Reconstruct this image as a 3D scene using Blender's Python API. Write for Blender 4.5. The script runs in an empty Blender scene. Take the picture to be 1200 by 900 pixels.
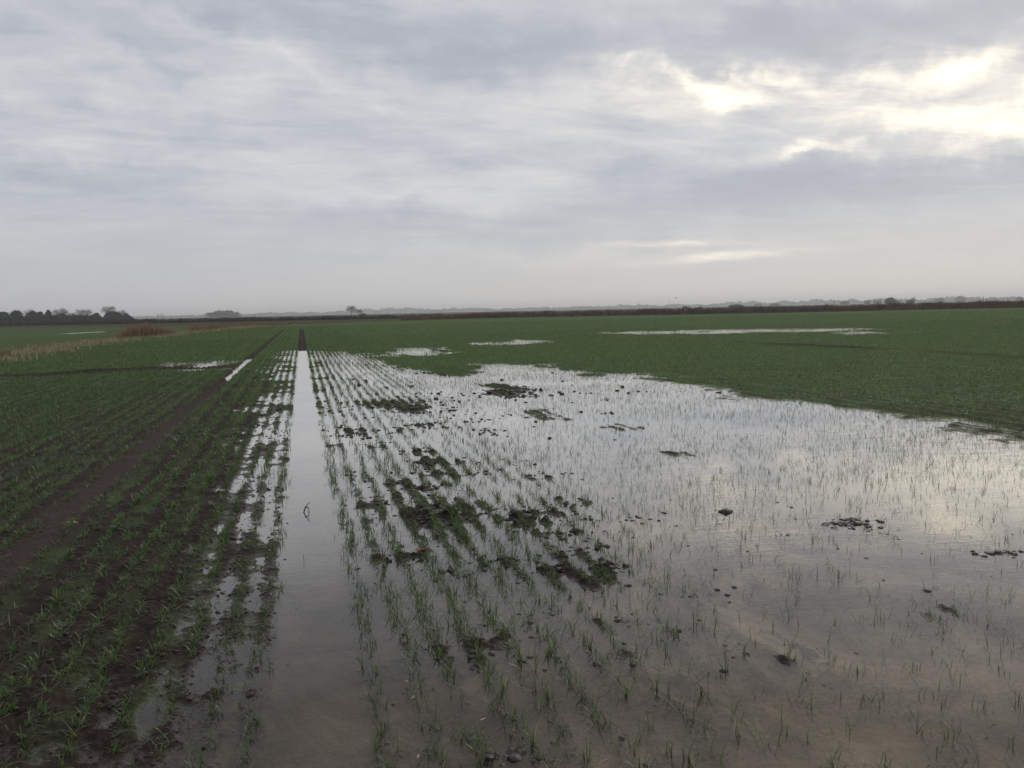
import bpy, math, numpy as np
from math import sin, cos, radians, pi, atan2, exp
from mathutils import Matrix

# ------------------------------------------------------------------ camera
S = bpy.context.scene
COL = S.collection
YAW, PITCH, ROLL, CAMH, FPX = 13.75, 4.92, 1.18, 1.6, 1000.0
def _basis():
    y, p, r = map(radians, (YAW, PITCH, ROLL))
    f = np.array([sin(y)*cos(p), cos(y)*cos(p), -sin(p)])
    r0 = np.array([cos(y), -sin(y), 0.0]); u0 = np.cross(r0, f)
    return f, r0*cos(r) - u0*sin(r), u0*cos(r) + r0*sin(r)
CF, CR, CU = _basis()
def ray(px, py):
    return CF*FPX + CR*(px - 600) + CU*(450 - py)
def G(px, py):                       # photo pixel -> point on the ground
    d = ray(px, py); t = -CAMH/d[2]
    return (d[0]*t, d[1]*t)
def at(px, py, dist):                # photo pixel + horizontal distance -> x, y, z
    d = ray(px, py); t = dist/math.hypot(d[0], d[1])
    return (d[0]*t, d[1]*t, CAMH + d[2]*t)
cd = bpy.data.cameras.new('camera'); cam = bpy.data.objects.new('camera', cd); COL.objects.link(cam)
cd.sensor_width = 36; cd.lens = 36*FPX/1200; cd.clip_start = .05; cd.clip_end = 30000
m = Matrix(((CR[0], CU[0], -CF[0], 0), (CR[1], CU[1], -CF[1], 0), (CR[2], CU[2], -CF[2], CAMH), (0, 0, 0, 1)))
cam.matrix_world = m
S.camera = cam

# ------------------------------------------------------------------ node helper
class NT:
    def __init__(s, nt): s.nt = nt; s.nt.nodes.clear()
    def n(s, typ, inp=None, **kw):
        nd = s.nt.nodes.new(typ)
        for k, v in kw.items(): setattr(nd, k, v)
        for k, v in (inp or {}).items():
            sock = nd.inputs[k]
            if isinstance(v, bpy.types.NodeSocket): s.nt.links.new(v, sock)
            elif isinstance(v, bpy.types.Node): s.nt.links.new(v.outputs[0], sock)
            else: sock.default_value = v
        return nd
    def math(s, op, a, b=0.0, c=None, clamp=False):
        i = {0: a, 1: b}
        if c is not None: i[2] = c
        return s.n('ShaderNodeMath', i, operation=op, use_clamp=clamp).outputs[0]
    def mr(s, v, a, b, c=0.0, d=1.0, smooth=True):
        return s.n('ShaderNodeMapRange', {'Value': v, 'From Min': a, 'From Max': b, 'To Min': c, 'To Max': d},
                   interpolation_type='SMOOTHSTEP' if smooth else 'LINEAR').outputs[0]
    def mix(s, f, a, b, bt='MIX'):
        nd = s.n('ShaderNodeMix', data_type='RGBA', blend_type=bt)
        for i, v in ((0, f), (6, a), (7, b)):
            if isinstance(v, bpy.types.NodeSocket): s.nt.links.new(v, nd.inputs[i])
            else: nd.inputs[i].default_value = v if i == 0 else (tuple(v) + (1,))[:4]
        return nd.outputs[2]
    def noise(s, vec, scale, detail=4, rough=.55, dist=0.0, out=0):
        return s.n('ShaderNodeTexNoise', {'Vector': vec, 'Scale': scale, 'Detail': detail, 'Roughness': rough, 'Distortion': dist}).outputs[out]

# ------------------------------------------------------------------ world: overcast sky
SUN_AZ, SUN_EL = radians(YAW + 27), radians(37)
W = bpy.data.worlds.new('World'); S.world = W; W.use_nodes = True
t = NT(W.node_tree)
sky = t.n('ShaderNodeTexSky', sky_type='NISHITA', sun_disc=False, sun_elevation=SUN_EL, sun_rotation=SUN_AZ)
tc = t.n('ShaderNodeTexCoord').outputs['Generated']
sp = t.n('ShaderNodeSeparateXYZ', {0: tc})
az = t.math('ARCTAN2', sp.outputs[0], sp.outputs[1])
el = t.math('ARCSINE', sp.outputs[2])
azd = t.math('MULTIPLY', az, 180/pi); eld = t.math('MULTIPLY', el, 180/pi)
ang = t.n('ShaderNodeCombineXYZ', {0: azd, 1: eld}).outputs[0]
zz = t.math('ADD', t.math('MAXIMUM', sp.outputs[2], 0.0), .10)
pl = t.n('ShaderNodeCombineXYZ', {0: t.math('DIVIDE', sp.outputs[0], zz), 1: t.math('DIVIDE', sp.outputs[1], zz)}).outputs[0]
# streaky cloud layer (long across, short in depth)
mp = t.n('ShaderNodeMapping', {'Vector': pl, 'Rotation': (0, 0, radians(12)), 'Scale': (.8, 1.0, 1)}).outputs[0]
n1 = t.noise(mp, .75, 6, .55, .5)
n2 = t.noise(mp, 2.4, 9, .64, .35)
mp3 = t.n('ShaderNodeMapping', {'Vector': pl, 'Rotation': (0, 0, radians(-14)), 'Scale': (1, 2.0, 1), 'Location': (3.1, 1.7, 0)}).outputs[0]
n3 = t.noise(mp3, 2.2, 9, .66, .45)
# angular warp for the placed banks of brighter and darker cloud
wn = t.n('ShaderNodeTexNoise', {'Vector': ang, 'Scale': .16, 'Detail': 6, 'Roughness': .6})
wv = t.n('ShaderNodeVectorMath', {0: wn.outputs['Color'], 1: (.5, .5, .5)}, operation='SUBTRACT').outputs[0]
wv = t.n('ShaderNodeVectorMath', {0: wv, 1: (16, 6.5, 0)}, operation='MULTIPLY').outputs[0]
wang = t.n('ShaderNodeVectorMath', {0: ang, 1: wv}, operation='ADD').outputs[0]
ang2 = t.n('ShaderNodeVectorMath', {0: ang, 1: t.n('ShaderNodeVectorMath', {0: wv, 1: (.35, .12, 0)}, operation='MULTIPLY').outputs[0]}, operation='ADD').outputs[0]
def azel(px, py):
    d = ray(px, py); d = d/np.linalg.norm(d)
    return math.degrees(atan2(d[0], d[1])), math.degrees(math.asin(d[2]))
def bank(px, py, w, h, rot=0, soft=0):
    src = ang2 if soft else None
    a, e = azel(px, py)
    v = t.n('ShaderNodeMapping', {'Vector': src or wang, 'Location': (a, e, 0), 'Rotation': (0, 0, radians(rot)), 'Scale': (w/17.2, h/17.2, 1)}, vector_type='TEXTURE').outputs[0]
    d = t.n('ShaderNodeVectorMath', {0: v, 1: v}, operation='DOT_PRODUCT').outputs['Value']
    return t.math('POWER', 2.718, t.math('MULTIPLY', d, -1.0))
def total(banks):
    acc = None
    for (amp, *b) in banks:
        v = t.math('MULTIPLY', bank(*b), amp)
        acc = v if acc is None else t.math('ADD', acc, v)
    return acc
LIGHT = [(.45, 110, 30, 150, 22, -22), (.35, 60, 100, 170, 28, -8), (.30, 360, 190, 130, 24, -8), (.30, 470, 235, 170, 14, -2),
         (.30, 590, 130, 110, 30, 0), (.3, 330, 70, 150, 10, -20), (.30, 700, 295, 220, 8, 0), (.22, 120, 190, 110, 10, 0),
         (.3, 620, 215, 90, 20, 0), (.3, 570, 50, 60, 10, -10), (.25, 900, 140, 200, 40, 3)]
CREAM = [(.6, 865, 92, 95, 13, -4), (.35, 800, 84, 60, 7, -8), (.65, 1140, 66, 85, 13, 5), (.65, 1190, 140, 60, 20, 10), (.5, 960, 172, 45, 8, 0),
         (.42, 850, 301, 75, 4.5, 2, 1), (.28, 800, 286, 70, 3, -2, 1), (.2, 900, 105, 200, 40, 0, 1), (.24, 1150, 105, 150, 46, 0, 1), (.5, 1080, 135, 70, 14, -10), (.25, 770, 120, 60, 12, 0)]
DARK = [(.55, 390, 20, 190, 34, -14), (.4, 180, 55, 110, 14, -20), (.62, 1000, 30, 260, 26, 0), (.34, 800, 205, 170, 20, -4),
        (.3, 190, 150, 160, 18, -4), (.4, 1000, 215, 260, 26, 2), (.22, 560, 270, 260, 16, 0), (.3, 60, 210, 130, 20, 0), (.35, 640, 75, 90, 26, -10)]
base = t.math('ADD', t.mr(n1, .3, .72, -.30, .40, False), t.mr(n2, .25, .75, -.17, .22, False))
base = t.math('ADD', base, t.mr(n3, .3, .72, -.27, .31, False))
n4 = t.noise(mp3, 7, 7, .65, .3)
base = t.math('ADD', base, t.mr(n4, .3, .72, -.07, .08, False))
fade = t.mr(eld, .5, 13, .28, 1.0)
base = t.math('MULTIPLY', base, fade)
val = t.math('MULTIPLY', t.math('SUBTRACT', t.math('ADD', base, total(LIGHT)), total(DARK)), .88)
glow = t.math('MULTIPLY', total(CREAM), t.mr(t.math('ADD', n2, n3), .72, 1.12, .35, 1.25, False))
cr = t.n('ShaderNodeValToRGB', {0: t.mr(val, -.75, .95, 0, 1, False)})
e = cr.color_ramp.elements
e[0].position = 0; e[0].color = (.31, .33, .395, 1)
e[1].position = 1; e[1].color = (.76, .745, .725, 1)
for p_, c_ in ((.28, (.355, .38, .445, 1)), (.5, (.46, .478, .52, 1)), (.72, (.565, .57, .585, 1))):
    q = e.new(p_); q.color = c_
hz = t.mr(eld, 0, 9, 1, 0)
# low sky: paler, more even, warmer on the sun side
side = t.mr(azd, YAW-35, YAW+35, 0, 1)
low = t.mix(side, (.425, .432, .455), (.57, .555, .53))
colr = t.mix(t.math('MULTIPLY', hz, .72), cr.outputs[0], low)
colr = t.mix(t.math('MULTIPLY', side, .10), colr, (.62, .60, .56))
colr = t.mix(t.math('MULTIPLY', glow, .60, clamp=True), colr, (1.5, 1.37, 1.08))
# broad brightness round the hidden sun, above the picture
sa, se = math.degrees(SUN_AZ), math.degrees(SUN_EL)
v = t.n('ShaderNodeMapping', {'Vector': wang, 'Location': (sa, se, 0), 'Scale': (20, 10, 1)}, vector_type='TEXTURE').outputs[0]
d = t.n('ShaderNodeVectorMath', {0: v, 1: v}, operation='DOT_PRODUCT').outputs['Value']
sg = t.math('POWER', 2.718, t.math('MULTIPLY', d, -1.0))
colr = t.mix(sg, colr, (1.9, 1.75, 1.45))
cs = t.n('ShaderNodeVectorMath', {0: colr, 1: (12.3, 12.1, 11.9)}, operation='MULTIPLY').outputs[0]
fin = t.mix(.95, sky.outputs[0], cs)
bg = t.n('ShaderNodeBackground', {'Color': fin, 'Strength': .1})
t.n('ShaderNodeOutputWorld', {'Surface': bg})

sl = bpy.data.lights.new('sun', 'SUN'); so = bpy.data.objects.new('sun', sl); COL.objects.link(so)
sl.energy = .6; sl.angle = radians(14); sl.color = (1, .93, .82)
so.rotation_euler = (pi/2 - SUN_EL, 0, pi - SUN_AZ)

vs = S.view_settings; vs.view_transform = 'Standard'; vs.look = 'None'; vs.exposure = 0; vs.gamma = 1; vs.use_curve_mapping = False
S.cycles.max_bounces = 8; S.cycles.transparent_max_bounces = 16; S.cycles.volume_bounces = 2
S.cycles.diffuse_bounces = 3; S.cycles.glossy_bounces = 3

# ------------------------------------------------------------------ helpers
rng = np.random.default_rng(7)
_tab = np.random.default_rng(3).random((8, 4096)).astype(np.float32)
def vnoise(x, y, seed=0):
    xi = np.floor(x).astype(np.int64); yi = np.floor(y).astype(np.int64)
    fx = x - xi; fy = y - yi; fx = fx*fx*(3-2*fx); fy = fy*fy*(3-2*fy)
    T = _tab[seed % 8]
    h = lambda a, b: T[((a*73856093) ^ (b*19349663) ^ (seed*83492791)) & 4095]
    return (h(xi, yi)*(1-fx)+h(xi+1, yi)*fx)*(1-fy) + (h(xi, yi+1)*(1-fx)+h(xi+1, yi+1)*fx)*fy
def fbm(x, y, sc, oct=4, seed=0, g=.5):
    a = 1.0; s = 0; tot = 0
    for i in range(oct):
        s = s + a*vnoise(x/sc + 17.3*i, y/sc - 9.1*i, seed+i); tot += a; a *= g; sc *= .5
    return s/tot*2 - 1
def sstep(a, b, x):
    u = np.clip((x-a)/(b-a), 0, 1); return u*u*(3-2*u)
def sdf(poly, x, y):                 # signed distance, positive inside
    P = np.array(poly, float); n = len(P)
    d2 = np.full(x.shape, 1e18); ins = np.zeros(x.shape, bool)
    for i in range(n):
        ax, ay = P[i]; bx, by = P[(i+1) % n]
        ex, ey = bx-ax, by-ay; wx, wy = x-ax, y-ay
        u = np.clip((wx*ex+wy*ey)/(ex*ex+ey*ey+1e-12), 0, 1)
        d2 = np.minimum(d2, (wx-ex*u)**2+(wy-ey*u)**2)
        c = ((ay <= y) & (by > y)) | ((by <= y) & (ay > y))
        with np.errstate(divide='ignore', invalid='ignore'):
            xx = ax + (y-ay)*ex/np.where(ey == 0, 1e-12, ey)
        ins ^= c & (x < xx)
    d = np.sqrt(d2); return np.where(ins, d, -d)
def gpoly(pts): return [G(*p) for p in pts]

def mesh_obj(name, V, Fc, mat=None, parent=None, smooth=False, attrs=None, k=None):
    """V (n,3); Fc (m,k) int array, or list of faces"""
    me = bpy.data.meshes.new(name)
    if isinstance(Fc, np.ndarray):
        nv, nf, kk = len(V), len(Fc), Fc.shape[1]
        me.vertices.add(nv); me.vertices.foreach_set('co', np.asarray(V, np.float32).ravel())
        me.loops.add(nf*kk); me.loops.foreach_set('vertex_index', Fc.astype(np.int32).ravel())
        me.polygons.add(nf); me.polygons.foreach_set('loop_start', np.arange(nf, dtype=np.int32)*kk)
        me.update(calc_edges=True)
    else:
        me.from_pydata([tuple(map(float, v)) for v in V], [], Fc); me.update()
    if smooth: me.polygons.foreach_set('use_smooth', np.ones(len(me.polygons), bool))
    for an, arr in (attrs or {}).items():
        a = me.attributes.new(an, 'FLOAT', 'POINT'); a.data.foreach_set('value', np.asarray(arr, np.float32))
    o = bpy.data.objects.new(name, me); COL.objects.link(o)
    if mat: me.materials.append(mat)
    if parent: o.parent = parent
    return o
def tag(o, label=None, cat=None, group=None, kind=None):
    for k, v in (('label', label), ('category', cat), ('group', group), ('kind', kind)):
        if v: o[k] = v
    return o
def empty(name, loc, label, cat, group=None):
    o = bpy.data.objects.new(name, None); COL.objects.link(o); o.location = loc; o.empty_display_size = .2
    return tag(o, label, cat, group)

def material(name):
    mt = bpy.data.materials.new(name); mt.use_nodes = True
    return mt, NT(mt.node_tree)
def simple_mat(name, c1, c2, scale=3.0, rough=.85, spec=.3):
    mt, t = material(name)
    p = t.n('ShaderNodeTexCoord').outputs['Object']
    n = t.noise(p, scale, 5, .6)
    col = t.mix(t.mr(n, .32, .68), c1, c2)
    b = t.n('ShaderNodeBsdfPrincipled', {'Base Color': col, 'Roughness': rough, 'Specular IOR Level': spec})
    t.n('ShaderNodeOutputMaterial', {'Surface': b}); return mt

# ------------------------------------------------------------------ layout of the field (world metres)
ROW = .165; TR, TL = 0.0, -1.93
flood = gpoly([(338, 414), (352, 411.5), (400, 411.5), (432, 414), (452, 424), (492, 431), (545, 427.5), (610, 429), (690, 436), (780, 447), (860, 457),
               (905, 469), (965, 480), (1040, 489), (1110, 501), (1200, 511), (1330, 530), (1700, 620), (2600, 1300), (1200, 1500), (300, 1500), (140, 1000),
               (190, 890), (272, 820), (318, 760), (334, 700), (338, 640), (330, 590), (318, 560), (326, 520), (330, 470), (333, 440)])
small = [gpoly([(455, 412), (480, 408), (520, 408), (530, 413), (500, 417), (465, 417)]),
         gpoly([(163, 430), (190, 425), (262, 424), (258, 432), (215, 435), (170, 434)]),
         gpoly([(575, 401), (600, 398.5), (640, 400), (648, 403), (610, 405), (580, 404)]),
         gpoly([(690, 390.5), (760, 387.6), (900, 385.4), (995, 384.6), (1030, 386.6), (960, 388.5), (830, 391.6), (740, 392.6)]),
         gpoly([(985, 390.4), (1020, 388.6), (1065, 389.8), (1040, 391.6), (1000, 391.8)]),
         gpoly([(55, 392), (90, 389.6), (123, 388.2), (124, 389.4), (90, 391.4), (60, 393)])]
wetl = gpoly([(262, 447), (272, 436), (288, 422), (300, 419), (299, 424), (288, 437), (274, 449)])
islands = [(gpoly([(555, 448), (620, 452), (650, 458), (590, 458)]), .1), (gpoly([(690, 500), (740, 496), (760, 505), (720, 512)]), .05), (gpoly([(760, 530), (800, 526), (830, 534), (790, 540)]), .03),
           (gpoly([(405, 470), (470, 468), (520, 474), (500, 480), (430, 478)]), .1), (gpoly([(420, 560), (450, 600), (440, 640), (425, 610)]), .0),
           (gpoly([(452, 419), (480, 419), (540, 424), (566, 430), (560, 436), (545, 441), (500, 437), (468, 431)]), .6),
           (gpoly([(600, 482), (632, 478), (662, 484), (668, 492), (640, 494), (612, 488)]), .25),
           (gpoly([(556, 458), (590, 455), (632, 464), (600, 468), (565, 464)]), .15),
           (gpoly([(455, 590), (500, 580), (560, 592), (575, 618), (530, 640), (545, 655), (490, 650), (465, 620)]), .02),
           (gpoly([(660, 668), (690, 655), (738, 662), (738, 682), (700, 700), (665, 690)]), .02),
           (gpoly([(1085, 735), (1110, 700), (1130, 735), (1120, 750)]), -.02)]
# the field boundary (crop ends)
field_edge = gpoly([(60, 470), (-20, 428), (0, 421), (110, 403), (190, 393), (262, 384), (332, 379.5), (420, 376.8), (600, 370.8), (900, 365.4), (1200, 358.6)])
edge_near = [G(*p) for p in ((-300, 466), (-60, 431), (0, 424.5), (110, 405), (190, 395), (262, 386.5), (332, 381))]
edge_far = [G(*p) for p in ((332, 381), (420, 378), (600, 372.2), (900, 366), (1200, 359.8))]
x0, y0 = edge_far[-1]; xa, ya = edge_far[-2]
cropfield = edge_near + edge_far + [(x0+(x0-xa)*1.5, y0+(y0-ya)*1.5), (260, -200), (-200, -200)]
leftfield = [G(*p) for p in ((-400, 462), (0, 417), (120, 400), (200, 391.5), (262, 384.5), (300, 382))] + [(-90, 235), (-150, 190), (-330, 120)]

def flood_fields(x, y):
    r = np.hypot(x, y)
    w = .04 + .022*r
    wob = fbm(x, y/1.7, 1.6, 5, 1, .65)*(.25+.10*np.maximum(r-5, 0)*(x > 1)+.05*np.maximum(r-4, 0)*(x <= 1)) + fbm(x, y, .5, 4, 5, .7)*(.10+.055*np.maximum(r-5, 0))
    s = sdf(flood, x, y) + wob*np.minimum(1, r/9+.3)
    sf = sstep(-.55 - .7*w - 1.5*w*(x > 1.5)*(r > 7), .6+1.7*w*(x > 0), s)
    # left bank slopes gently into the water
    sm = np.full(x.shape, -1e9)
    for p in small: sm = np.maximum(sm, sdf(p, x, y))
    wob2 = fbm(x/1.6, y/6, .9, 4, 2, .85)*2.2
    sm = sstep(-1.0, .9, sm+wob2*np.clip(r/45, .5, 1.5)*1.2)*.92*(sm > -6)
    isl = np.zeros(x.shape)
    for p, g in islands:
        q = sdf(p, x, y); isl = np.maximum(isl, sstep(-.12-.015*r, .10+.02*r, q+fbm(x, y/1.5, .35+.05*abs(g), 4, 6, .8)*(.18+.5*max(g, 0)+.012*r))*(.75+g*.4))
    s1 = np.maximum(sf*(1-isl), sm)
    return s1, sf, isl
def track_fields(x, y):
    wx = fbm(y*0+3.3, y, 2.4, 3, 4)*.025
    tr = 1-sstep(.13, .215, np.abs(x-TR-wx)); tl = 1-sstep(.09, .18, np.abs(x-TL-wx*1.8-fbm(x, y, .35, 3, 1)*.035))
    lim = sstep(104, 100, np.zeros_like(y)+0)*0 + (1-sstep(100, 106, y))
    return tr*lim, tl*lim
def crop_mask(x, y):
    return sstep(-.6, .6, sdf(cropfield, x, y)+fbm(x, y, 3, 3, 2)*.6)
groove1 = [G(*p) for p in ((-200, 455), (-20, 444), (60, 440.5), (120, 437), (172, 433.5), (250, 431))]
groove2 = [G(*p) for p in ((862, 402), (950, 406), (1050, 411), (1130, 416), (1260, 425))]
def poly_dist(pts, x, y):
    d = np.full(x.shape, 1e9)
    for (ax, ay), (bx, by) in zip(pts[:-1], pts[1:]):
        ex, ey = bx-ax, by-ay
        u = np.clip(((x-ax)*ex+(y-ay)*ey)/(ex*ex+ey*ey), 0, 1)
        d = np.minimum(d, np.hypot(x-ax-ex*u, y-ay-ey*u))
    return d
clod_spots = []                       # (x, y, radius, height) ground swells under turned mud
for px, py, r_, h_ in ((995, 613, .26, .05), (1020, 618, .15, .035), (852, 602, .10, .03), (1172, 646, .18, .04), (600, 612, .16, .035), (520, 606, .16, .035), (505, 660, .2, .03), (588, 656, .1, .035),
                       (700, 672, .22, .035), (560, 668, .13, .03), (645, 720, .12, .03), (575, 880, .16, .03), (620, 890, .12, .03), (830, 640, .12, .028), (500, 570, .2, .03), (585, 735, .1, .03)):
    clod_spots.append((*G(px, py), r_, h_))
def height(x, y):
    r = np.hypot(x, y)
    s1, sf, isl = flood_fields(x, y)
    tr, tl = track_fields(x, y)
    depth = -.026 - .016*sstep(.5, 3, x)*(1-.3*sstep(12, 40, r))
    bx = sstep(-2.1, -.5, x)*(1-sstep(10, 20, y))
    dry = .040 - .016*bx*sf**.5 - .008*(1-sstep(3, 8, r))
    h = dry*(1-s1) + depth*s1
    rows = np.cos((x-TR)/ROW*2*pi + pi)          # ridge midway; drill rows
    near = 1-sstep(60, 110, r)
    h += rows*(.008+.008*s1*sstep(10, 22, r))*near*(1-.75*s1*sstep(1.2+.06*y, 3.2+.12*y, x))
    # strip left of the wheeling: water only in the furrows
    h += fbm(x, y, .9, 3, 3)*.012*(1+.3*(r > 20))
    h += s1*fbm(x, y/2.2, .55, 3, 1)*.020*sstep(9, 16, r)*(1-sstep(3, 7, x))
    det = (1-sstep(9, 22, r))
    edge = np.exp(-((x+.75)/.65)**2)*(y > 2)
    h += fbm(x, y, .16, 4, 0, .62)*(.021*(1-s1)+.009*s1+.030*edge)*(.35+.65*det)
    strip = np.exp(-((x+.52)/.30)**2)*sstep(3.2, 4.5, y)*(1-sstep(38, 42, y))
    h = h*(1-.75*strip) + strip*.75*(-.002+rows*.005+fbm(x, y/2, .38, 3, 4)*.034)
    h += fbm(x, y/2, .45, 3, 4)*.018*edge
    fine = 1-sstep(5, 11, r)
    h += (np.abs(fbm(x, y, .07, 3, 6, .7))-.2)*.022*fine*(1-.55*s1)
    h += fbm(x, y, .028, 2, 2, .8)*.009*fine*(1-.4*s1)
    shore = 4*np.clip(s1, 0, 1)*(1-np.clip(s1, 0, 1))
    h += fbm(x, y/1.8, .8, 5, 3, .75)*.050*shore*sstep(6, 12, r)
    pond = np.clip(s1-sf, 0, 1); h += pond*(fbm(x/1.5, y/4, .7, 4, 5, .75)*.055+.010)
    mid = sstep(.25, .5, x)*(1-sstep(1.9, 2.8, x-.02*y))*sf*sstep(2.6, 3.6, y)*(1-sstep(14, 24, y))
    h += mid*(np.clip(fbm(x*1.3, y, .55, 4, 7, .6)-.03, 0, 1)*(.070+.09*fbm(x, y, .09, 3, 2, .7)*(y < 12))+rows*.005)
    # wheelings
    fl = s1
    h = h*(1-tr) + tr*(np.where(y < 38.6+fbm(x*3, y, 1, 2, 1)*.5, -.035, .012) + fbm(x, y, .3, 3, 2)*.006)
    wl = sstep(-.12, .1, sdf(wetl, x, y)+fbm(x, y, .6, 2, 3)*.15)
    lug = np.sin((y+np.abs(x-TL)*1.1)*2*pi/.21)*.0035*(np.abs(x-TL) < .17)
    h = h*(1-tl) + tl*(.021 - .047*wl + (fbm(x, y, .22, 5, 2, .7)*.022+lug)*(.25+.75*det))
    h -= .012*0
    for g, gh in ((groove1, .15), (groove2, .07)):
        dd = poly_dist(g, x, y); h += np.exp(-(dd/.34)**2)*gh*(.6+.4*fbm(x, y, 1.1, 2, 3))
    for cx, cy, cr_, ch in clod_spots:
        q = ((x-cx)**2+((y-cy)*.8)**2)/cr_**2
        h += ch*.45*np.exp(-q*1.0)*(.7+1.5*fbm(x, y, .07, 3, 5, .7))
    cm = crop_mask(x, y)
    # outside this field: bank of the ditch, rough margin, far land
    out = 1-cm
    h = h*(1-out) + out*(.10 + .05*fbm(x, y, 6, 3, 3))*np.where(sm_left(x, y) > .5, 0, 1) + out*np.where(sm_left(x, y) > .5, -.03, 0)
    return h
def sm_left(x, y):
    return sstep(-1.2, .6, sdf(small[5], x, y))

# ------------------------------------------------------------------ ground sheet
def build_ground():
    fine = np.radians(np.arange(YAW-42, YAW+42.001, .07))
    rest = np.radians(np.arange(YAW+42.6, YAW+318-.3, 1.2))
    A = np.concatenate([fine, rest]); na = len(A)
    R = [.6]
    while R[-1] < 5200:
        r = R[-1]; R.append(r + (max(.012, min(r*r/1450, .017*r)) if r < 260 else .06*r))
    R = np.array(R); nr = len(R)
    rr, aa = np.meshgrid(R, A, indexing='ij')
    x = (rr*np.sin(aa)).ravel(); y = (rr*np.cos(aa)).ravel()
    z = np.zeros(x.shape); cm = np.zeros(x.shape)
    CH = 200000
    fl = np.zeros(x.shape)
    for i in range(0, len(x), CH):
        s = slice(i, i+CH)
        z[s] = height(x[s], y[s]); cm[s] = crop_mask(x[s], y[s])
        s1, sf, isl = flood_fields(x[s], y[s]); fl[s] = np.clip(s1, 0, 1)
    lf = sstep(-1, 1, sdf(leftfield, x, y)+fbm(x, y, 4, 3, 1)*1.5)
    gd = np.minimum(poly_dist(groove1, x, y), poly_dist(groove2, x, y)+.45+.5*fbm(x, y, 3, 2, 1))
    soil = np.exp(-(gd/.85)**2)
    for j, (p, g) in enumerate(islands[7:9]+islands[:1]):
        soil = np.maximum(soil, sstep(-.2, .25, sdf(p, x, y)))
    V = np.stack([x, y, z], 1)
    i = np.arange(nr-1)[:, None]*na; j = np.arange(na)[None, :]; jn = (j+1) % na
    Fc = np.stack([(i+j), (i+jn), (i+na+jn), (i+na+j)], -1).reshape(-1, 4)[:, ::-1]
    # close the middle
    V = np.concatenate([V, [[0, 0, .03]]]); c = len(V)-1
    o = mesh_obj('ground', V, Fc, MAT_GROUND, smooth=True,
                 attrs={'crop': np.append(cm, 1), 'leftfield': np.append(lf, 0), 'bare': np.append(soil, 0), 'flooded': np.append(fl, 0)})
    o['kind'] = 'structure'
    cap = mesh_obj('ground_cap', np.concatenate([V[:na], [[0, 0, .03]]]), np.stack([np.arange(na), (np.arange(na)+1) % na, np.full(na, na)], 1)[:, ::-1], MAT_GROUND,
                   attrs={'crop': np.ones(na+1), 'leftfield': np.zeros(na+1), 'bare': np.zeros(na+1), 'flooded': np.zeros(na+1)})
    cap['kind'] = 'structure'; cap.name = 'ground_below_camera'
    return o

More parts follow.
